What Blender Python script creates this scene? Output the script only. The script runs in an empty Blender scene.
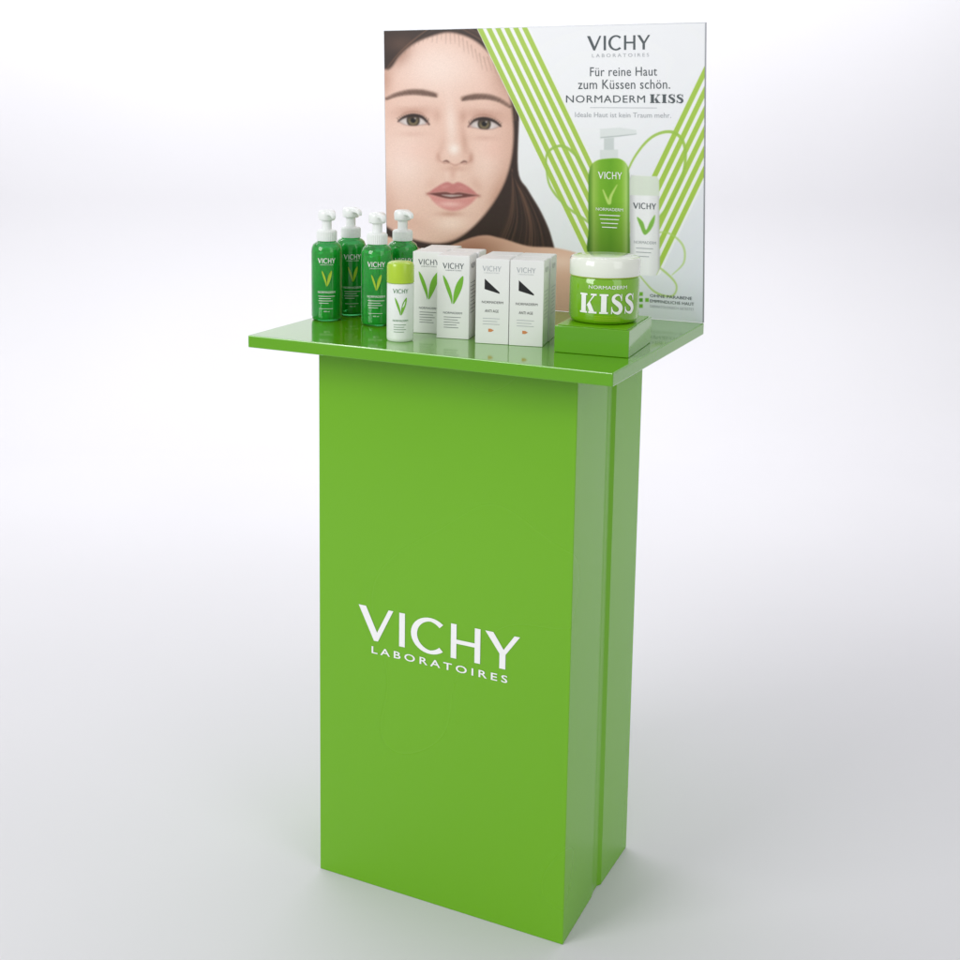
import bpy, bmesh, math, random
import numpy as np
from mathutils import Matrix, Vector
random.seed(3); np.random.seed(3)
scene=bpy.context.scene
COL=bpy.context.collection
def lin(c):
    return tuple(((v/255)/12.92 if v/255<=.04045 else ((v/255+.055)/1.055)**2.4) for v in c)
# ------------------------------------------------------------------ camera
C=np.array([1.124,-1.882,1.346]);YAW,PIT,ROLL,F=-.493,-.154,.004,1346.2
fw=np.array([math.sin(YAW)*math.cos(PIT),math.cos(YAW)*math.cos(PIT),math.sin(PIT)])
_r=np.cross(fw,[0,0,1]);_r/=np.linalg.norm(_r);_u=np.cross(_r,fw)
RR=_r*math.cos(ROLL)+_u*math.sin(ROLL);UU=-_r*math.sin(ROLL)+_u*math.cos(ROLL)
cd=bpy.data.cameras.new('camera');cam=bpy.data.objects.new('camera',cd);COL.objects.link(cam);scene.camera=cam
cam.matrix_world=Matrix(((RR[0],UU[0],-fw[0],C[0]),(RR[1],UU[1],-fw[1],C[1]),(RR[2],UU[2],-fw[2],C[2]),(0,0,0,1)))
cd.sensor_width=36;cd.lens=F/960*36;cd.shift_x=101/960;cd.shift_y=-176/960;cd.clip_end=100
scene.view_settings.view_transform='Standard';scene.view_settings.look='None';scene.view_settings.exposure=0
# ------------------------------------------------------------------ materials
def mat(name,rgb,rough=.4,spec=.5,coat=0,trans=0,bump=0,bscale=30,ior=1.5,var=0.03,metal=0,coat_r=.05,sss=0):
    m=bpy.data.materials.new(name);m.use_nodes=True;nt=m.node_tree;b=nt.nodes['Principled BSDF']
    L=nt.links;N=nt.nodes
    tc=N.new('ShaderNodeTexCoord');no=N.new('ShaderNodeTexNoise');no.inputs['Scale'].default_value=bscale;no.inputs['Detail'].default_value=3 if bscale>5 else 1
    L.new(tc.outputs['Object'],no.inputs['Vector'])
    c=lin(rgb)
    cr=N.new('ShaderNodeMix');cr.data_type='RGBA'
    cr.inputs[6].default_value=(*[x*(1-var) for x in c],1);cr.inputs[7].default_value=(*[min(1,x*(1+var)) for x in c],1)
    L.new(no.outputs['Fac'],cr.inputs[0]);L.new(cr.outputs[2],b.inputs['Base Color'])
    mr=N.new('ShaderNodeMapRange');mr.inputs[3].default_value=rough*.85;mr.inputs[4].default_value=min(1,rough*1.15)
    L.new(no.outputs['Fac'],mr.inputs[0]);L.new(mr.outputs[0],b.inputs['Roughness'])
    b.inputs['Specular IOR Level'].default_value=spec
    b.inputs['Coat Weight'].default_value=coat;b.inputs['Coat Roughness'].default_value=coat_r
    b.inputs['Transmission Weight'].default_value=trans;b.inputs['IOR'].default_value=ior;b.inputs['Metallic'].default_value=metal
    if bump:
        bp=N.new('ShaderNodeBump');bp.inputs['Strength'].default_value=bump;bp.inputs['Distance'].default_value=.01
        L.new(no.outputs['Fac'],bp.inputs['Height']);L.new(bp.outputs[0],b.inputs['Normal'])
    return m
M_green=mat('satin_green_board',(111,179,12),.27,.55,bump=.10,bscale=2.0,var=.03)
M_top=mat('gloss_green_top',(98,167,14),.10,.5,coat=.6,coat_r=.07,bump=.03,bscale=3,var=.03)
M_white=mat('white_print',(248,248,248),.4,.4)
M_plastic=mat('white_plastic',(238,241,239),.28,.5,coat=.3)
M_carton=mat('white_carton',(236,236,235),.42,.4,var=.02)
M_bottle=mat('clear_green_bottle',(96,236,140),.05,.6,trans=.95,coat=.6,var=.05,ior=1.38)
M_liquid=mat('green_cleansing_gel',(16,190,66),.2,.5,trans=.0,var=.14,bscale=22)
M_ink=mat('grey_ink',(88,96,100),.5,.3)
M_inkl=mat('pale_grey_ink',(180,184,188),.5,.3)
M_inkblk=mat('black_ink',(28,28,30),.4,.4)
M_inkg=mat('green_ink',(118,182,52),.4,.4)
M_inkdg=mat('dark_green_ink',(52,125,60),.4,.4)
M_inko=mat('orange_ink',(215,140,90),.4,.4)
M_lime=mat('lime_cap',(172,205,40),.25,.5,coat=.4)
M_gel=mat('lime_gel',(128,192,18),.10,.5,coat=.8,trans=.15,var=.1,bscale=40)
M_lid=mat('pearl_lid',(236,240,228),.16,.5,coat=.8)
M_alu=mat('brushed_edge',(168,172,176),.35,.5,metal=.6)
# ------------------------------------------------------------------ mesh helpers
def link(o,parent=None):
    COL.objects.link(o)
    if parent: o.parent=parent
    return o
def mesh(name,V,Fc,m,parent=None,smooth=False,bevel=0,uv=None,seg=2):
    me=bpy.data.meshes.new(name);me.from_pydata([tuple(v) for v in V],[],[tuple(f) for f in Fc]);me.update()
    if uv is not None:
        l=me.uv_layers.new(name='map')
        for lp in me.loops: l.data[lp.index].uv=uv[lp.vertex_index]
    me.materials.append(m)
    if smooth: me.polygons.foreach_set('use_smooth',[True]*len(me.polygons))
    o=bpy.data.objects.new(name,me);link(o,parent)
    if bevel:
        b=o.modifiers.new('bevel','BEVEL');b.width=bevel;b.segments=seg;b.limit_method='ANGLE';b.angle_limit=math.radians(30)
    return o
def empty(name,loc,label,cat,rot=0,group=None):
    o=bpy.data.objects.new(name,None);o.empty_display_size=.05;COL.objects.link(o)
    o.location=loc;o.rotation_euler=(0,0,rot);o['label']=label;o['category']=cat
    if group:o['group']=group
    return o
def boxVF(x0,x1,y0,y1,z0,z1):
    V=[(x0,y0,z0),(x1,y0,z0),(x1,y1,z0),(x0,y1,z0),(x0,y0,z1),(x1,y0,z1),(x1,y1,z1),(x0,y1,z1)]
    return V,[(3,2,1,0),(4,5,6,7),(0,1,5,4),(1,2,6,5),(2,3,7,6),(3,0,4,7)]
def lathe(name,prof,m,parent,n=56,flute=0,nf=0,smooth=True):
    V=[];Fc=[];k=len(prof)
    for i in range(n):
        a=2*math.pi*i/n
        for (r,z) in prof:
            rr=r*(1-(flute if (nf and (i*nf//n)%2 and r>.012) else 0))
            V.append((rr*math.cos(a),rr*math.sin(a),z))
    for i in range(n):
        j=(i+1)%n
        for q in range(k-1):
            Fc.append((i*k+q,j*k+q,j*k+q+1,i*k+q+1))
    Fc.append(tuple(i*k for i in range(n))[::-1]);Fc.append(tuple(i*k+k-1 for i in range(n)))
    o=mesh(name,V,Fc,m,parent,smooth)
    if smooth:
        md=o.modifiers.new('edges','EDGE_SPLIT');md.split_angle=math.radians(40)
    return o
def extrude(name,poly,z0,z1,m,parent,bevel=0):
    n=len(poly);V=[(x,y,z0) for x,y in poly]+[(x,y,z1) for x,y in poly]
    Fc=[tuple(range(n))[::-1],tuple(range(n,2*n))]+[(i,(i+1)%n,(i+1)%n+n,i+n) for i in range(n)]
    return mesh(name,V,Fc,m,parent,bevel=bevel)
# ------------------------------------------------------------------ lettering
_tc={}
def text2d(s,bold=0,space=1):
    key=(s,bold,space)
    if key in _tc:return _tc[key]
    cu=bpy.data.curves.new('t','FONT');cu.body=s;cu.size=1;cu.offset=bold;cu.space_character=space;cu.resolution_u=3
    ob=bpy.data.objects.new('t',cu);COL.objects.link(ob);dg=bpy.context.evaluated_depsgraph_get()
    me=bpy.data.meshes.new_from_object(ob.evaluated_get(dg))
    V=np.array([v.co[:2] for v in me.vertices]);Fc=[tuple(p.vertices) for p in me.polygons]
    bpy.data.objects.remove(ob);bpy.data.curves.remove(cu);bpy.data.meshes.remove(me)
    V=(V-V.min(0))/(V.max(0)-V.min(0))
    _tc[key]=[(V,Fc)];return _tc[key]
def polyglyph(P): return (np.array(P,float),[tuple(range(len(P)))])
def shift(gl,dx): return [(V+np.array([dx,0]),Fc) for V,Fc in gl]
def arcC(rx,ry,th,a0,a1,n=26):
    V=[];Fc=[]
    for i in range(n+1):
        a=math.radians(a0+(a1-a0)*i/n)
        t=th*(.72+.42*abs(math.cos(a)))
        V+=[(rx*math.cos(a),ry*math.sin(a)),((rx-t)*math.cos(a),(ry-t*.85)*math.sin(a))]
    Fc=[(2*i,2*i+2,2*i+3,2*i+1) for i in range(n)]
    return (np.array(V),Fc)
def vichy():
    g=[polyglyph([(0,1),(.24,1),(.60,.26),(.97,1),(1.12,1),(.63,0),(.50,0)])]
    g+=[polyglyph([(1.31,0),(1.49,0),(1.49,1),(1.31,1)])]
    c=arcC(.60,.53,.17,48,312);g+=[(c[0]+np.array([2.28,.5]),c[1])]
    g+=[polyglyph([(2.92,0),(3.09,0),(3.09,.44),(3.64,.44),(3.64,0),(3.81,0),(3.81,1),(3.64,1),(3.64,.56),(3.09,.56),(3.09,1),(2.92,1)])]
    g+=[polyglyph([(3.95,1),(4.19,1),(4.50,.55),(4.81,1),(4.97,1),(4.56,.42),(4.56,0),(4.38,0),(4.38,.42)])]
    return [(V/np.array([4.97,1]),Fc) for V,Fc in g]
def strip(P,W):
    P=np.array(P,float);n=len(P);V=[]
    for i in range(n):
        t=P[min(i+1,n-1)]-P[max(i-1,0)];t/=np.linalg.norm(t)+1e-9;nn=np.array([-t[1],t[0]])
        V+=[P[i]+nn*W[i],P[i]-nn*W[i]]
    return (np.array(V),[(2*i,2*i+1,2*i+3,2*i+2) for i in range(n-1)])
def crom(P,sub=8,closed=False):
    P=np.array(P,float);n=len(P);out=[]
    rng=range(n) if closed else range(n-1)
    for i in rng:
        if closed:a,b,c,d=P[(i-1)%n],P[i],P[(i+1)%n],P[(i+2)%n]
        else:a,b,c,d=P[max(i-1,0)],P[i],P[i+1],P[min(i+2,n-1)]
        for k in range(sub):
            t=k/sub;out.append(.5*((2*b)+(-a+c)*t+(2*a-5*b+4*c-d)*t*t+(-a+3*b-3*c+d)*t**3))
    if not closed: out.append(P[-1])
    return np.array(out)
def kiss():
    K=[polyglyph([(0,0),(.46,0),(.46,.09),(.38,.09),(.38,.91),(.46,.91),(.46,1),(0,1),(0,.91),(.08,.91),(.08,.09),(0,.09)]),
       polyglyph([(.39,.36),(.50,.50),(.80,.91),(.66,.91),(.66,1),(1.0,1),(1.0,.91),(.89,.91),(.63,.58),(.88,.09),(1.02,.09),(1.02,0),(.54,0),(.54,.09),(.60,.09),(.46,.40)])]
    I=shift([polyglyph([(0,0),(.48,0),(.48,.09),(.39,.09),(.39,.91),(.48,.91),(.48,1),(0,1),(0,.91),(.09,.91),(.09,.09),(0,.09)])],1.16)
    c=crom([(.62,.76),(.52,.94),(.33,.955),(.17,.84),(.19,.67),(.36,.55),(.53,.42),(.60,.24),(.50,.065),(.32,.045),(.16,.12),(.09,.27)],6)
    w=np.interp(np.linspace(0,1,len(c)),[0,.1,.25,.4,.5,.62,.75,.88,1],[.02,.03,.08,.11,.13,.12,.08,.04,.02])
    S=[strip(c,w),polyglyph([(.61,.66),(.66,.66),(.66,1.0),(.61,1.0)]),polyglyph([(0.05,0),(.10,0),(.10,.36),(.05,.36)])]
    g=K+I+shift(S,1.76)+shift(S,2.57)
    return [(V/np.array([3.25,1]),Fc) for V,Fc in g]
def leafV():
    L=crom([(.46,0),(.36,.20),(.20,.48),(.05,.78),(0,1.0),(.18,.84),(.36,.55),(.47,.25)],5,True)
    R=crom([(.53,0),(.53,.3),(.62,.62),(.78,.85),(1.0,1.0),(.97,.66),(.78,.30)],5,True)
    return [polyglyph(L),polyglyph(R)]
def bar(n=8):
    V=[]
    for i in range(n+1):V+=[(i/n,0),(i/n,1)]
    return [(np.array(V,float),[(2*i,2*i+2,2*i+3,2*i+1) for i in range(n)])]
class Ink:
    def __init__(s):s.V=[];s.F=[];s.k=0
    def add(s,gl,x,y,w,h,fn):
        for V,Fc in gl:
            o=len(s.V);s.k+=1
            for a,b in V:s.V.append(tuple(fn(x+a*w,y+b*h,s.k*1.5e-5)))
            s.F+=[tuple(i+o for i in f) for f in Fc]
    def make(s,name,m,parent): return mesh(name,s.V,s.F,m,parent)
# ------------------------------------------------------------------ backdrop (studio sweep)
d2=np.array([math.sin(YAW),math.cos(YAW)]);r2=np.array([math.cos(YAW),-math.sin(YAW)])
def sweep():
    prof=[(-3.0,0)];D0=4.9;Rr=.9
    for i in range(0,17):
        a=math.pi/2*i/16;prof.append((D0+Rr*math.sin(a),Rr-Rr*math.cos(a)))
    prof.append((D0+Rr,5.0))
    V=[];n=len(prof)
    for s in (-6,6):
        for t,z in prof:
            p=C[:2]+d2*t+r2*s;V.append((p[0],p[1],z))
    Fc=[(i,i+n,i+n+1,i+1) for i in range(n-1)]
    return V,Fc
M_sweep=mat('studio_sweep',(214,213,217),.8,.1,var=.025,bscale=1.2)
V,Fc=sweep();bd=mesh('studio_backdrop_floor',V,Fc,M_sweep,smooth=True);bd['kind']='structure'
# ------------------------------------------------------------------ counter
W,D,T=.452,.324,.96
cnt=empty('display_counter',(0,0,0),'bright green cardboard display counter with overhanging glossy top','display counter')
colpoly=[(0,0),(W,0),(W-.003,.145),(W-.0060,.165),(W-.0060,.182),(W-.0015,.190),(W,D),(0,D),(.0015,.190),(.006,.182),(.006,.165),(.003,.145)]
extrude('column',colpoly,0,.9395,M_green,cnt,bevel=.0012)
V,Fc=boxVF(-.081,.535,-.088,.398,.94,.96);mesh('tabletop',V,Fc,M_top,cnt,bevel=.0015)
ink=Ink();fr=lambda x,z,e:(x,-.0008-e,z)
ink.add(vichy(),.077,.444,.291,.0585,fr)
ink.add(text2d('LABORATOIRES',.012,1.45),.102,.4215,.246,.0125,fr)
ink.make('logo_lettering',M_white,cnt)
# ------------------------------------------------------------------ poster board
YB=.396
def onplane(x,y,Y=YB):
    d=fw+RR*(x-379)/F+UU*(304-y)/F;t=(Y-C[1])/d[1];return C+d*t
def toart(P):
    X=P-C;dd=X@fw;return 379+F*(X@RR)/dd,304-F*(X@UU)/dd
TL=onplane(384,31);TR=onplane(705,23);BL=np.array([-.081,YB,.9605]);BR=np.array([.533,YB,.9605])
PW,PH=960,850
uu,vv=np.meshgrid((np.arange(PW)+.5)/PW,(np.arange(PH)+.5)/PH)
P3=((1-uu)*(1-vv))[...,None]*BL+(uu*(1-vv))[...,None]*BR+((1-uu)*vv)[...,None]*TL+(uu*vv)[...,None]*TR
X,Y=toart(P3)
img=np.zeros((PH,PW,3))
def col(c):return np.array(c)/255.
def blend(mask,c,a=1.):
    global img
    img=img*(1-(mask*a)[...,None])+(mask*a)[...,None]*col(c)
def blob(cx,cy,rx,ry,c,a,ang=0):
    t=math.radians(ang);dx=X-cx;dy=Y-cy;u=(dx*math.cos(t)+dy*math.sin(t))/rx;v=(-dx*math.sin(t)+dy*math.cos(t))/ry
    blend(np.exp(-(u*u+v*v)),c,a)
def pmask(P,soft=1.):
    P=np.array(P,float);out=np.zeros_like(X);m=soft*2+1
    x0,y0=P.min(0)-m;x1,y1=P.max(0)+m
    sel=(X>x0)&(X<x1)&(Y>y0)&(Y<y1);x=X[sel];y=Y[sel]
    if x.size==0:return out
    d=np.full(x.shape,1e9);ins=np.zeros(x.shape,bool);n=len(P)
    for i in range(n):
        a=P[i];b=P[(i+1)%n];e=b-a;L=e@e+1e-12
        t=np.clip(((x-a[0])*e[0]+(y-a[1])*e[1])/L,0,1)
        d=np.minimum(d,(x-a[0]-t*e[0])**2+(y-a[1]-t*e[1])**2)
        c=((a[1]>y)!=(b[1]>y))&(x<(b[0]-a[0])*(y-a[1])/(b[1]-a[1]+1e-12)+a[0]);ins^=c
    d=np.sqrt(d)*np.where(ins,-1,1);t=np.clip(.5-d/(2*soft),0,1);out[sel]=t*t*(3-2*t);return out
def smask(P,Wd,soft=.6,sub=6):
    P=crom(P,sub);Wd=np.interp(np.linspace(0,1,len(P)),np.linspace(0,1,len(Wd)),Wd)
    out=np.zeros_like(X);m=max(Wd)+soft*2+1
    x0,y0=P.min(0)-m;x1,y1=P.max(0)+m
    sel=(X>x0)&(X<x1)&(Y>y0)&(Y<y1);x=X[sel];y=Y[sel];d=np.full(x.shape,1e9)
    for i in range(len(P)-1):
        a=P[i];b=P[i+1];e=b-a;L=e@e+1e-12
        t=np.clip(((x-a[0])*e[0]+(y-a[1])*e[1])/L,0,1)
        d=np.minimum(d,np.hypot(x-a[0]-t*e[0],y-a[1]-t*e[1])-(Wd[i]*(1-t)+Wd[i+1]*t))
    t=np.clip(.5-d/(2*soft),0,1);out[sel]=t*t*(3-2*t);return out
def soften(n,mask=None):
    global img
    s=img.copy()
    for _ in range(n):
        p=np.pad(s,((1,1),(1,1),(0,0)),'edge')
        s=(p[:-2,1:-1]+2*p[1:-1,1:-1]+p[2:,1:-1])/4
        p=np.pad(s,((1,1),(1,1),(0,0)),'edge')
        s=(p[1:-1,:-2]+2*p[1:-1,1:-1]+p[1:-1,2:])/4
    img=s if mask is None else img*(1-mask[...,None])+s*mask[...,None]
def paint():
    global img
    img[:]=col((242,243,246))
    g=np.clip((Y-60)/240,0,1)*np.clip((X-520)/200,0,1);blend(g,(217,222,232),.75)
    blob(600,100,90,70,(248,249,251),.7)
    hair=crom([(370,20),(440,22),(482,25),(503,48),(516,80),(519,110),(518,170),(528,190),(541,212),(551,236),(552,256),(520,258),(480,262),(370,262)],6,True)
    hm=pmask(hair,1.4);blend(hm,(54,38,32))
    rng=np.random.RandomState(5)
    cols=[(124,90,71),(30,21,19),(92,66,53),(38,27,24)]
    for i in range(60):
        s=rng.uniform(0,1);j=rng.uniform(-2,2)
        pts=[(440+j*2,24),(422-14*s,36+10*s+j),(400-14*s,55+16*s+j),(380-8*s,82+20*s)]
        blend(smask(pts,[.3,.6,.3],.9,4)*hm,cols[i%4],.5)
    for i in range(60):
        s=rng.uniform(0,1);j=rng.uniform(-1,1)
        pts=[(452+4*s,24),(480+8*s,34+6*(1-s)+j),(498+9*s,56+j),(508+8*s,82),(512+6*s,120)]
        blend(smask(pts,[.3,.6,.3],.9,4)*hm,cols[i%4],.5)
    for i in range(60):
        s=rng.uniform(-.2,1)
        pts=[(512,170+8*s),(514+14*s,196),(512+30*s,222+4*s),(500+48*s,252)]
        blend(smask(pts,[.3,.6,.3],.9,4)*hm,cols[i%4],.45)
    blend(hm*np.exp(-((X-402)/16)**2-((Y-44)/9)**2),(150,112,90),.30)
    soften(2,hm)
    sh=crom([(370,240),(430,250),(478,236),(500,238),(528,246),(556,248),(582,256),(598,275),(606,345),(370,345)],6,True)
    sm=pmask(sh,1.5);blend(sm,(228,184,162))
    blend(sm*np.exp(-((X-470)/34)**2-((Y-250)/16)**2),(150,98,76),.75)
    blend(sm*np.exp(-((X-560)/24)**2-((Y-262)/9)**2),(244,210,192),.8)
    face=crom([(366,72),(388,70),(400,56),(414,44),(432,36),(450,32.5),(470,38),(486,50),(499,68),(508,90),(512,112),(513.5,136),(511,160),(504.5,182),(493,203),(479,221),(463,235),(448,242),(430,243),(406,237),(386,226),(366,208)],6,True)
    fm=pmask(face,2.2)
    blend(fm,(238,200,183))
    def fb(cx,cy,rx,ry,c,a,ang=0):
        t=math.radians(ang);dx=X-cx;dy=Y-cy;u=(dx*math.cos(t)+dy*math.sin(t))/rx;v=(-dx*math.sin(t)+dy*math.cos(t))/ry
        blend(np.exp(-(u*u+v*v))*fm,c,a)
    fb(438,68,38,28,(251,228,216),.9);fb(405,160,24,30,(251,225,213),.9);fb(487,158,15,22,(248,217,203),.85)
    q=np.clip(((X-438)/80)**2+((Y-135)/140)**2-.42,0,1.2)
    blend(q*fm,(184,132,110),.62)
    fb(509,62,13,26,(140,96,79),.6);fb(398,53,14,11,(150,104,86),.6,-40);fb(384,80,8,14,(176,126,104),.45)
    # stray hair shading at the hairline
    for i in range(26):
        s=i/25;x0=392+s*104;y0=62-30*math.sin(math.pi*min(1,s*1.15))*.9+(s>.6)*10*(s-.6)
        blend(smask([(x0,y0-8),(x0+(x0-448)*.10,y0+4+4*rng.rand())],[.4,.1],.8,2)*fm,(92,64,52),.35)
    fb(470,240,40,8,(168,116,95),.6,-20);fb(498,198,8,26,(190,138,116),.55,20)
    fb(384,208,12,22,(210,162,142),.35);fb(412,222,22,9,(216,170,150),.4,15)
    fb(451,223,15,8,(250,220,205),.85);fb(450,214,12,2.6,(196,142,124),.6)
    fb(418,152,24,12,(245,196,181),.30);fb(492,150,13,12,(240,186,170),.35)
    fb(413,112,19,7,(192,143,124),.55,-3);fb(485,115,18,7,(186,136,117),.58,5)
    fb(437,116,4,6,(196,148,129),.36);fb(463,117,4,7,(190,140,121),.42)
    fb(412,104,14,3,(246,214,199),.4);fb(487,107,13,3,(240,204,187),.4,6)
    fb(412,134,14,2.6,(216,170,154),.36);fb(485,138,13,2.6,(210,162,145),.4)
    fb(451,124,5.5,24,(253,232,221),.65,-3);fb(454,149,5.5,5.5,(255,240,231),.9)
    fb(464.6,143,3.8,17,(200,151,132),.5,-9);fb(441.5,148,2.8,11,(220,176,158),.42,8)
    fb(438.5,157,2.8,5,(196,144,126),.5);fb(471,158,2.8,5.5,(184,130,112),.58)
    fb(442.5,155,2.6,3.2,(244,208,193),.5);fb(466,156,2.6,3.2,(240,200,183),.5)
    fb(455,168.6,11,3.0,(204,154,136),.5)
    blend(smask([(440,160.6),(444,163.2),(449,162.9),(455,165.2),(461,163.3),(466,163.8),(470.5,160.5)],[.3,.7,.6,.7,.6,.7,.3],1.2),(172,114,99),.5)
    blend(smask([(443.5,161.6),(446.4,160.9),(449,162.1)],[.4,.9,.5],.8),(92,54,48),.75)
    blend(smask([(461,162.7),(464,161.4),(466.6,161.9)],[.4,.9,.5],.8),(86,50,45),.75)
    fb(453,174,2.4,5,(218,168,151),.5);fb(447,175,2,5,(249,218,205),.4);fb(459,175,2,5,(246,212,198),.4)
    fb(431,184,5,7,(222,176,158),.3,30);fb(477,185,5,8,(208,158,140),.35,-30)
    for pts,wd,sgn in (([(386,99),(397,94.6),(410,92.2),(423,92.6),(435.5,95)],[.4,1.6,2.4,2.8,2.0],1),([(463,98.6),(474,96.8),(487,96.8),(499,100),(510.5,107)],[2.0,2.8,2.4,1.6,.5],-1)):
        blend(smask(pts,wd,2.2),(112,82,68),.78)
        cp=crom(pts,12);wp=np.interp(np.linspace(0,1,len(cp)),np.linspace(0,1,len(wd)),wd)
        for k in range(len(cp)):
            p=cp[k];w_=wp[k]+.3;jj=rng.uniform(-.4,.4)
            blend(smask([(p[0]+1.2*sgn+jj,p[1]+w_*.9),(p[0]-2.0*sgn+jj,p[1]-w_*.9)],[.28,.12],.6,2),(60,42,35),.5)
    for (cx,cy,w,h,ang,out) in ((413.5,121.5,15.5,6.4,0.5,-1),(484.5,125.0,16.2,6.6,3.0,1)):
        t=math.radians(ang);o=out
        def R(x,y):return (cx+x*math.cos(t)-y*math.sin(t),cy+x*math.sin(t)+y*math.cos(t))
        yl=0.2 if o<0 else 2.6;yr=2.6 if o<0 else 0.2
        up=[R(-w,yl),R(-w*.62,-h*.66),R(-w*.05,-h),R(w*.55,-h*.70),R(w,yr)]
        lo=[R(w,yr),R(w*.55,h*.52),R(0,h*.66),R(-w*.55,h*.52),R(-w,yl)]
        eye=np.vstack([crom(up,8),crom(lo,8)]);em=pmask(eye,.8)
        blend(em,(224,214,211));
        blend(em*np.clip((np.abs(X-cx)-7)/8,0,1),(178,152,145),.55)
        ix,iy=R(-.3,-1.2);rr=np.hypot(X-ix,Y-iy)
        blend(em*np.clip((7.2-rr)/1.3,0,1),(52,43,35));blend(em*np.clip((6.0-rr)/1.8,0,1),(122,108,78))
        blend(em*np.clip((6.0-rr)/2,0,1)*np.clip((iy-Y+1.5)/5,0,1),(44,36,28),.8)
        blend(em*np.clip((3.0-rr)/1.0,0,1),(15,12,11))
        blend(np.exp(-((X-ix-2.0)**2+(Y-iy+2.0)**2)/1.1),(255,255,255),.85)
        blend(em*np.exp(-((Y-(cy-h*.85))/2.4)**2),(80,55,48),.6)
        blend(smask(up,[.4,1.0,1.3,1.3,.8],1.0),(38,26,23),.92)
        blend(smask(lo,[.4,.4,.4,.4,.3],1.1),(134,94,83),.5)
        blend(smask([(p[0],p[1]-3.6) for p in up],[.2,.5,.6,.5,.2],1.5),(150,106,91),.5)
        for k in range(15):
            f=k/14;x=-w*.92+f*1.84*w;yy=-h*(1-(x/w)**2)*.9
            a=R(x,yy);b=R(x*1.12+out*.8,yy-2.4)
            blend(smask([a,b],[.35,.12],.6,2),(30,21,19),.6)
        ccx,ccy=R(w*.90*(1 if o<0 else -1),1.8);blob(ccx,ccy,1.6,1.2,(214,158,147),.6)
    upl=crom([(427.5,193.5),(435,188),(443,183.4),(448,182.0),(453,183.8),(458,182.2),(464,184.2),(472,189.3),(478.5,195.5)],5)
    midu=crom([(478.5,195.5),(468,193.8),(459,192.4),(452,193.4),(446,192.0),(437,192.6),(427.5,193.5)],5)
    midl=crom([(427.5,193.5),(436,195.8),(444,197.9),(451,198.8),(459,198.2),(468,197.0),(478.5,195.5)],5)
    lowl=crom([(478.5,195.5),(471,203.6),(461,209.4),(451,210.8),(441,207.6),(433,201),(427.5,193.5)],5)
    blend(pmask(np.vstack([upl,midu]),1.4),(200,124,120),.95);
    blend(pmask(np.vstack([midl,lowl]),1.6),(218,146,140),.95)
    blend(pmask(np.vstack([midu[::-1],midl[::-1]]),.8),(106,58,54),.95)
    blend(smask([(442,194.9),(451,195.8),(462,195.2)],[.3,1.1,.3],.7),(230,218,213),.75)
    blob(450,204.2,11,2.6,(246,198,190),.8,2);blob(445,186.8,4.5,1.6,(224,160,153),.6,-12);blob(462,187.6,5,1.6,(220,154,147),.5,14)
    blob(427.5,194,2,1.8,(170,110,97),.5);blob(479,196,2.2,1.8,(160,102,88),.5)
    soften(4,fm)
    ns=rng.randn(PH//2+1,PW//2+1).repeat(2,0).repeat(2,1)[:PH,:PW];img+=(ns*fm*.011)[...,None]
    k=.48
    a0=X-k*(Y-27);hl=a0-476
    m=((hl>0)&(hl<53.5)&(Y<262)&(Y>20))
    blend(m.astype(float),(246,247,248));ph=(hl%9.0)
    s=np.clip(np.minimum(ph-.6,5.9-ph)/.5+.5,0,1)*m
    blend(s,(172,205,84))
    b0=X+k*(Y-66);hr=b0-704
    m2=((hr>0)&(hr<56)&(Y<275)&~(m&(Y<200)))
    ph=(hr%9.4);s=np.clip(np.minimum(ph-.6,6.2-ph)/.5+.5,0,1)*m2
    blend(m2.astype(float),(243,244,247));blend(s,(168,203,80))
    lo=[(546,165),(548,152),(562,146),(578,158),(592,186),(598,214)]
    blend(smask(lo,[.8,1.3,1.5,1.2,.8],.7),(158,196,84),.9)
    blend(smask([(546,165),(550,186),(566,206),(588,222),(606,240)],[.8,1.2,1.3,.8],.7),(162,200,92),.9)
    blend(smask([(622,186),(634,158),(652,137),(672,132),(684,144),(684,170),(672,200),(650,228),(632,246)],[.7,1.2,1.6,1.4,1.1,.7],.7),(158,197,78),.9)
    blend(smask([(640,258),(660,268),(676,284),(672,296),(655,292),(640,276)],[.6,1.1,.8,1.1,.6],.7),(168,204,92),.7)
    blend(smask([(640,240),(664,232),(682,244),(684,262),(672,275)],[.4,.9,1.1,.9,.4],.7),(176,210,110),.7)
    B=crom([(590,255),(588.5,230),(588.5,190),(589,172),(593,163),(602,159),(616,158),(625,162),(629,171),(629.5,190),(629.5,230),(628.5,255)],5,True)
    bm=pmask(B,.8);u=(X-609)/20.5
    base=np.stack([np.interp(u,[-1,-.75,-.4,.1,.6,.85,1],v) for v in ([80,160,122,108,134,176,90],[136,200,182,172,190,214,148],[30,84,40,28,50,114,40])],-1)/255
    shd=(1-.25*np.clip((Y-200)/60,0,1))[...,None]
    img=img*(1-bm[...,None])+bm[...,None]*base*shd
    blend(pmask([(600,159),(600,150),(618,149.5),(618,158)],.7),(222,228,226))
    blend(pmask([(604,150),(604,138),(614,137.5),(614,150)],.7),(208,215,214))
    blend(pmask([(600,139),(600,129),(620,127.5),(636,130),(637,134),(620,136)],.9),(228,233,232))
    blend(smask([(601,137.5),(619,136),(636,134)],[.4,.5,.3],.6),(166,176,174),.8)
    blend(smask([(603,190),(609,203),(611,196),(617,185)],[.6,1.6,1.4,.4],.7),(200,228,128),.9)
    Tb=[(629.5,180),(631,175),(657,176.5),(659,181),(660,268),(656,276),(634,275),(630,268)]
    tm=pmask(Tb,.8);u=(X-645)/15
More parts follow.
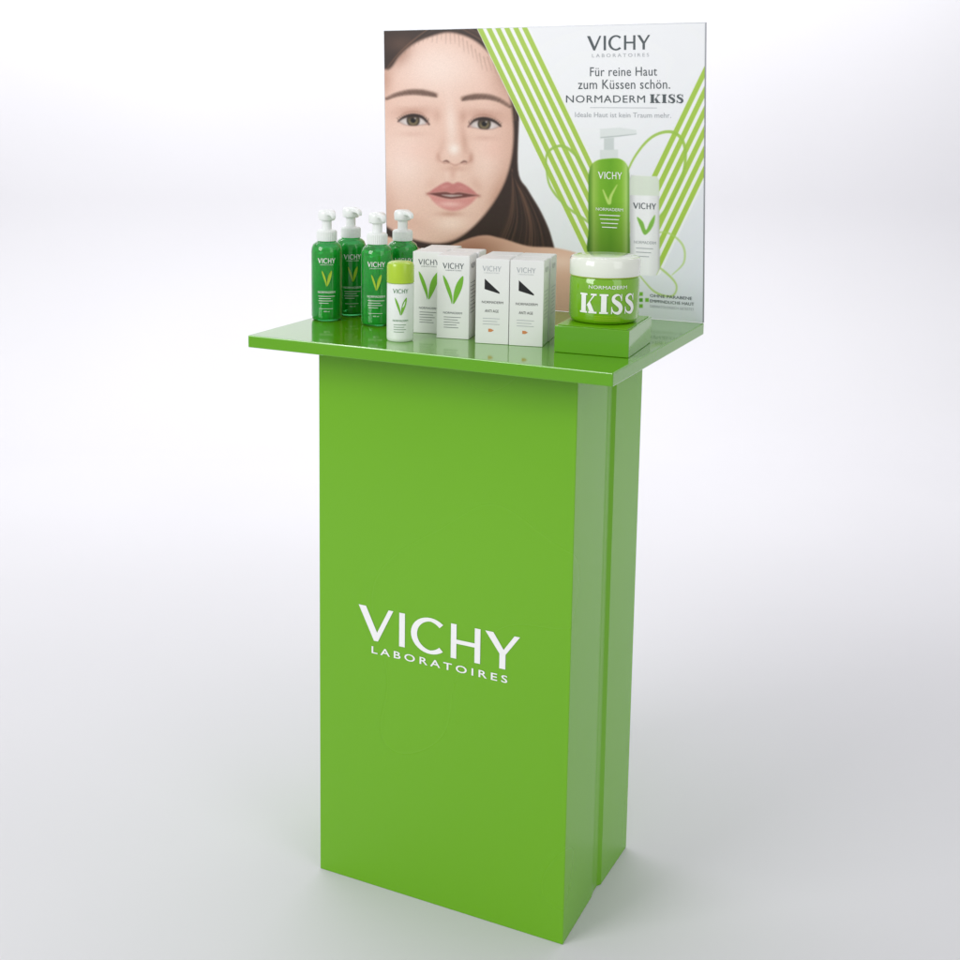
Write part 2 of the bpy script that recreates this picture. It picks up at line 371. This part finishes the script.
    g=np.interp(u,[-1,-.6,.2,.8,1],[195,244,248,226,186])/255
    img=img*(1-tm[...,None])+tm[...,None]*np.stack([g,g,g*1.01],-1)
    blend(pmask([(630,195),(630,180),(632,175.5),(657,176.5),(659,181),(659.5,196)],.8),(218,229,210),.8)
    blend(pmask(crom([(645,235),(640,226),(637,217),(643,222),(646,230),(650,222),(655,215),(653,226)],4,True),.7),(126,186,70),.95)
    for dx,dy in ((0,-6),(0,6),(-6,0),(6,0),(0,0)):
        mm=pmask([(641+dx-1.8,300+dy-1.8),(641+dx+1.8,300+dy-1.8),(641+dx+1.8,300+dy+1.8),(641+dx-1.8,300+dy+1.8)],.6)
        blend(mm,(120,185,60) if (dx or dy) else (90,160,50))
    soften(1)
paint()
im=bpy.data.images.new('poster_artwork',PW,PH)
buf=np.ones((PH,PW,4),np.float32);buf[...,:3]=np.clip(img,0,1)
im.pixels.foreach_set(buf.ravel());im.update();im.pack()
M_poster=bpy.data.materials.new('poster_print');M_poster.use_nodes=True;nt=M_poster.node_tree;b=nt.nodes['Principled BSDF']
tx=nt.nodes.new('ShaderNodeTexImage');tx.image=im;tx.extension='EXTEND';nt.links.new(tx.outputs[0],b.inputs['Base Color']);b.inputs['Roughness'].default_value=.35;b.inputs['Specular IOR Level'].default_value=.3
O=Vector((.226,YB,.9605))
pb=empty('poster_board',O,'upright advertising board with a woman\'s face and green stripes','poster')
def rel(p):return (p[0]-O[0],p[1]-O[1],p[2]-O[2])
V=[];uvs=[];Fc=[];G=16
for j in range(G+1):
    for i in range(G+1):
        u=i/G;v=j/G;p=(1-u)*(1-v)*BL+u*(1-v)*BR+(1-u)*v*TL+u*v*TR;V.append(rel(p));uvs.append((u,v))
for j in range(G):
    for i in range(G):
        a=j*(G+1)+i;Fc.append((a,a+1,a+G+2,a+G+1))
mesh('printed_sheet',V,Fc,M_poster,pb,uv=uvs)
e=.0012
q=[BL+[-e,0,0],BR+[e,0,0],TR+[e,0,e],TL+[-e,0,e]]
V=[rel(p+np.array([0,.0006,0])) for p in q]+[rel(p+np.array([0,.0056,0])) for p in q]
mesh('backing_panel',V,[(0,1,2,3),(7,6,5,4),(1,0,4,5),(2,1,5,6),(3,2,6,7),(0,3,7,4)],M_alu,pb)
def pm(x,y,e):
    return rel(onplane(x,y,YB-.0004-e))
def poster_text(inkobj,gl,x0,x1,ytop,ybot):
    xc=(x0+x1)/2;s=-.025+.104*((ytop+ybot)/2-27)/285
    inkobj.add(gl,x0,0,x1-x0,ybot-ytop,lambda x,y,e:pm(x,ybot-y+s*(x-xc),e))
dark=Ink();pale=Ink();wht=Ink()
poster_text(dark,vichy(),587,650,35.5,50)
poster_text(pale,text2d('LABORATOIRES',0,1.5),592,649,53.5,57)
poster_text(dark,text2d('Für reine Haut',.0,1.05),590,657,67,76)
poster_text(dark,text2d('zum Küssen schön.',.0,1.05),578,670,79.5,89)
poster_text(dark,text2d('NORMADERM',.0,1.08),566,645,95.3,102.7)
poster_text(dark,kiss(),650,683,94.3,103)
poster_text(pale,bar(),590,657,107.5,108)
poster_text(pale,text2d('Ideale Haut ist kein Traum mehr.'),575,671,112.5,117.5)
poster_text(wht,vichy(),598,622,172,179)
poster_text(wht,text2d('NORMADERM'),596,623,208,211)
for k in range(4): poster_text(wht,bar(),599+k,620-k,215+4*k,215.8+4*k)
poster_text(dark,vichy(),633,656,203,209)
poster_text(pale,text2d('NORMADERM'),634,656,241,244)
for k in range(3): poster_text(pale,bar(),636,653-2*k,248+4*k,248.8+4*k)
poster_text(dark,text2d('OHNE PARABENE'),650,692,295.5,298.5)
poster_text(dark,text2d('EMPFINDLICHE HAUT'),650,694,301,304)
poster_text(pale,text2d('DERMATOLOGISCH GETESTET'),650,694,306.5,309)
dark.make('headline_lettering',M_ink,pb);pale.make('fine_lettering',M_inkl,pb);wht.make('white_lettering',M_white,pb)
# ------------------------------------------------------------------ pump bottles
def cylmap(r,phi):
    return lambda x,z,e:((r+.0003+e)*math.cos(phi+x/r),(r+.0003+e)*math.sin(phi+x/r),z)
def pump_bottle(loc,label):
    E=empty('pump_bottle',loc,label,'bottle',group='pump bottles on the counter')
    r=.0270
    lathe('bottle_body',[(.001,0),(.0235,0),(.0258,.0025),(r,.008),(r,.118),(.0264,.125),(.0240,.1310),(.0200,.1345),(.0165,.1360),(.0150,.1375)],M_bottle,E)
    lathe('gel_filling',[(.001,.003),(.0220,.003),(.0236,.006),(.0245,.012),(.0245,.116),(.0235,.122),(.019,.126),(.002,.1262)],M_liquid,E)
    lathe('collar',[(.0145,.1365),(.0176,.1375),(.0176,.1530),(.0156,.1555),(.0105,.1570)],M_plastic,E,n=72,flute=.04,nf=72,smooth=False)
    lathe('pump_stem',[(.0085,.1560),(.0085,.1740)],M_plastic,E,n=24)
    bm=bmesh.new();prof=[(.0120,.1720),(.0145,.1735),(.0150,.1845),(.0138,.1885),(.010,.1905)]
    n=32;rings=[[bm.verts.new((r_*math.cos(2*math.pi*i/n),r_*math.sin(2*math.pi*i/n),z)) for i in range(n)] for r_,z in prof]
    for a,b in zip(rings,rings[1:]):
        for i in range(n):bm.faces.new((a[i],a[(i+1)%n],b[(i+1)%n],b[i]))
    bm.faces.new(rings[0][::-1]);bm.faces.new(rings[-1])
    sec=[(.010,.0066,.1858,.0080),(.022,.0052,.1858,.0066),(.0295,.0042,.1842,.0060),(.0335,.0036,.1805,.0070)]
    rs=[]
    for x,hw,zc,hh in sec: rs.append([bm.verts.new((x,s*hw,zc+t*hh*.5)) for s,t in ((-1,-1),(1,-1),(1,1),(-1,1))])
    for a,b in zip(rs,rs[1:]):
        for i in range(4):bm.faces.new((a[i],a[(i+1)%4],b[(i+1)%4],b[i]))
    bm.faces.new(rs[0][::-1]);bm.faces.new(rs[-1])
    bmesh.ops.rotate(bm,verts=bm.verts,cent=(0,0,0),matrix=Matrix.Rotation(math.radians(-38),3,'Z'))
    me=bpy.data.meshes.new('pump_head');bm.to_mesh(me);bm.free();me.materials.append(M_plastic)
    o=bpy.data.objects.new('pump_head',me);link(o,E);bv=o.modifiers.new('b','BEVEL');bv.width=.0012;bv.segments=2;bv.limit_method='ANGLE'
    for p in me.polygons:p.use_smooth=True
    o.modifiers.new('e','EDGE_SPLIT').split_angle=math.radians(35)
    f=cylmap(r,math.radians(-61));ik=Ink()
    ik.add(vichy(),-.0155,.1010,.031,.0085,f)
    ik.add(text2d('LABORATOIRES',0,1.3),-.0115,.0975,.023,.0018,f)
    ik.add(text2d('NORMADERM'),-.0155,.0490,.031,.0038,f)
    for k in range(4): ik.add(bar(),-.0145+.001*(k%2),.0435-.004*k,.029-.006*(k%2)-.002*k,.0008,f)
    ik.add(bar(),-.013,.0220,.024,.0006,f);ik.add(text2d('400 ml'),-.005,.0165,.010,.0022,f)
    ik.make('label_lettering',M_white,E)
    ig=Ink();ig.add(leafV(),-.0080,.0610,.017,.027,f);ig.make('leaf_emblem',M_lime,E)
    return E
def copy_thing(src,loc,rot=None,label=None):
    n=src.copy();COL.objects.link(n);n.location=loc
    if rot is not None:n.rotation_euler=(0,0,rot)
    if label:n['label']=label
    for ch in list(src.children):
        c=ch.copy();COL.objects.link(c);c.parent=n
    return n
Z=.9603
ba=pump_bottle((-.050,.112,Z),'clear green pump bottle with white dispenser at the counter end')
for loc,rot,l in (((-.042,.182,Z),.12,'clear green pump bottle standing behind the outermost bottle'),
              ((.050,.110,Z),-.08,'clear green pump bottle with white dispenser beside the small tube'),
              ((.062,.180,Z),.05,'clear green pump bottle behind the one beside the tube')):
    copy_thing(ba,loc,rot,l)
# ------------------------------------------------------------------ tube
tb=empty('cosmetic_tube',(.154,-.005,Z),'small white tube with lime green cap beside white cartons','tube')
tr=.0215
lathe('tube_body',[(.001,0),(.0195,0),(.0212,.002),(tr,.006),(tr,.0915),(.0200,.0925)],M_plastic,tb)
lathe('cap',[(.0205,.0928),(tr+.0002,.0935),(tr+.0002,.1190),(.0205,.1235),(.0165,.1262),(.010,.1272)],M_lime,tb)
f=cylmap(tr,math.radians(-62))
ik=Ink();ik.add(vichy(),-.0125,.078,.025,.0068,f);ik.add(text2d('NORMADERM'),-.0125,.0330,.025,.0030,f)
for k in range(4):ik.add(bar(),-.011,.0275-.0038*k,.020-.003*(k%2),.0007,f)
ik.make('label_lettering',M_inkdg,tb)
ik=Ink();ik.add(leafV(),-.009,.043,.019,.028,f);ik.make('leaf_emblem',M_inkg,tb)
# ------------------------------------------------------------------ cartons
bw,bdp,bh=.053,.050,.134
def carton(kind,loc,rot,label):
    E=empty('cosmetic_carton',loc,label,'box',rot,group='white cartons with leaf mark' if kind==0 else 'white cartons with black mark')
    V,Fc=boxVF(0,bw,0,bdp,0,bh);o=mesh('carton_box',V,Fc,M_carton,E,bevel=.0006)
    V,Fc=boxVF(.0015,bw-.0015,.001,bdp-.001,bh+.00005,bh+.0005);mesh('lid_flap',V,Fc,M_carton,E)
    f=lambda x,z,e:(x,-.0002-e,z);f2=lambda x,z,e:(bw+.0002+e,x,z)
    if kind==0:
        ik=Ink();ik.add(vichy(),.009,.113,.035,.0090,f);ik.add(text2d('NORMADERM'),.011,.040,.031,.0036,f)
        ik.add(text2d('LABORATOIRES',0,1.3),.014,.1095,.026,.0018,f)
        for k in range(5):ik.add(bar(),.012,.0345-.0042*k,.028-.004*(k%2)-.001*k,.0008,f)
        ik.add(vichy(),.010,.113,.030,.0085,f2);
        for k in range(9):ik.add(bar(),.008,.09-.006*k,.034-.004*(k%3),.0008,f2)
        ik.make('label_lettering',M_ink,E)
        ig=Ink();ig.add(leafV(),.010,.056,.033,.046,f);ig.make('leaf_emblem',M_inkg,E)
    else:
        ik=Ink();ik.add(vichy(),.010,.115,.030,.0080,f);ik.add(vichy(),.010,.115,.028,.0075,f2)
        ik.add(text2d('LABORATOIRES',0,1.3),.013,.1115,.024,.0016,f)
        for k in range(8):ik.add(bar(),.008,.085-.006*k,.034-.004*(k%3),.0008,f2)
        for k in range(3):ik.add(bar(),.012,.040-.0045*k,.027-.004*(k%2),.0008,f)
        ik.make('label_lettering',M_inkl,E)
        ib=Ink();ib.add([polyglyph([(0,1),(0,.28),(1,0),(1,.10)])],.014,.080,.024,.023,f)
        ib.add(text2d('NORMADERM'),.010,.064,.034,.0040,f);ib.add(text2d('ANTI AGE'),.015,.050,.022,.0044,f)
        ib.make('mark_lettering',M_inkblk,E)
        ig=Ink();ig.add([polyglyph([(0,0),(.5,0),(1,.5),(.5,1),(0,1)])],.021,.019,.009,.005,f);ig.make('accent_mark',M_inko,E)
    return E
r1=math.radians(11)
def stepp(o,a,du,dv):return (o[0]+du*math.cos(a)-dv*math.sin(a),o[1]+du*math.sin(a)+dv*math.cos(a),Z)
oE=(.140,.066);oF=(.196,.041);oG=(.269,.030)
e0=carton(0,(*oE,Z),r1,'white carton with green leaf mark, beside the small tube')
copy_thing(e0,(*oF,Z),r1,'white carton with green leaf mark, between two other cartons')
copy_thing(e0,stepp(oE,r1,.004,.053),r1+.02,'white leaf carton standing behind another leaf carton')
copy_thing(e0,stepp(oF,r1,.003,.053),r1-.01,'white leaf carton standing behind another leaf carton')
g0=carton(1,(*oG,Z),r1,'white carton with black wedge mark, beside a leaf carton')
copy_thing(g0,stepp(oG,r1,.0545,-.002),r1+.01,'white carton with black wedge mark, next to the jar riser')
copy_thing(g0,stepp(oG,r1,.002,.053),r1-.01,'white wedge carton standing behind another wedge carton')
copy_thing(g0,stepp(oG,r1,.056,.051),r1,'white wedge carton standing behind another wedge carton')
# ------------------------------------------------------------------ riser and jar
ra=math.radians(4)
rs=empty('jar_riser',(.405,.020,Z),'low green block lifting the gel jar above the counter','display riser',ra)
V,Fc=boxVF(0,.115,0,.145,0,.041);mesh('riser_block',V,Fc,M_top,rs,bevel=.001)
V,Fc=boxVF(.004,.111,.004,.141,.0412,.0422);mesh('riser_top_sheet',V,Fc,M_green,rs)
jr=empty('gel_jar',(.455,.100,Z+.0425),'large lime green gel jar with white lid on a green riser','jar')
R0=.0535
lathe('jar_body',[(.002,0),(.046,0),(.0505,.002),(R0,.008),(R0,.066),(.0520,.0695),(.0480,.0705)],M_gel,jr,n=96)
lathe('jar_lid',[(.0500,.0712),(R0+.0002,.0720),(R0+.0006,.0740),(R0+.0006,.0950),(R0-.0015,.0990),(R0-.005,.1005),(.002,.1010)],M_lid,jr,n=96)
lathe('neck_ring',[(.0495,.0700),(.0528,.0704),(.0528,.0716),(.0495,.0720)],M_lime,jr,n=96)
f=cylmap(R0,math.radians(-65));f3=lambda x,z,e:f(x,z,e+.0006)
ik=Ink();ik.add(kiss(),-.044,.0175,.088,.0300,f3)
ik.add(text2d('NORMADERM'),-.030,.055,.060,.0052,f);ik.make('jar_lettering',M_white,jr)
ik=Ink()
for k in range(3):ik.add(bar(),-.02,.0125-.003*k,.04,.0006,f)
ik.make('fine_lettering',M_lime,jr)
# ------------------------------------------------------------------ light
w=bpy.data.worlds.new('World');scene.world=w;w.use_nodes=True
w.node_tree.nodes['Background'].inputs[0].default_value=(.985,.99,1,1);w.node_tree.nodes['Background'].inputs[1].default_value=.59
def area(name,loc,tgt,size,power,colr=(1,1,1)):
    l=bpy.data.lights.new(name,'AREA');l.shape='RECTANGLE';l.size=size[0];l.size_y=size[1];l.energy=power;l.color=colr
    o=bpy.data.objects.new(name,l);COL.objects.link(o);o.location=loc
    o.rotation_euler=(Vector(tgt)-Vector(loc)).to_track_quat('-Z','Y').to_euler();return o
area('softbox_key',(-1.2,-2.6,2.4),(.2,.1,.45),(1.6,1.6),53)
area('softbox_fill',(2.9,-1.2,2.2),(.3,.2,.7),(1.4,2.0),12)
bc=C[:2]+d2*4.2
area('backdrop_light',(bc[0],bc[1],3.4),(C[0]+d2[0]*5.8,C[1]+d2[1]*5.8,1.5),(6,.5),132)
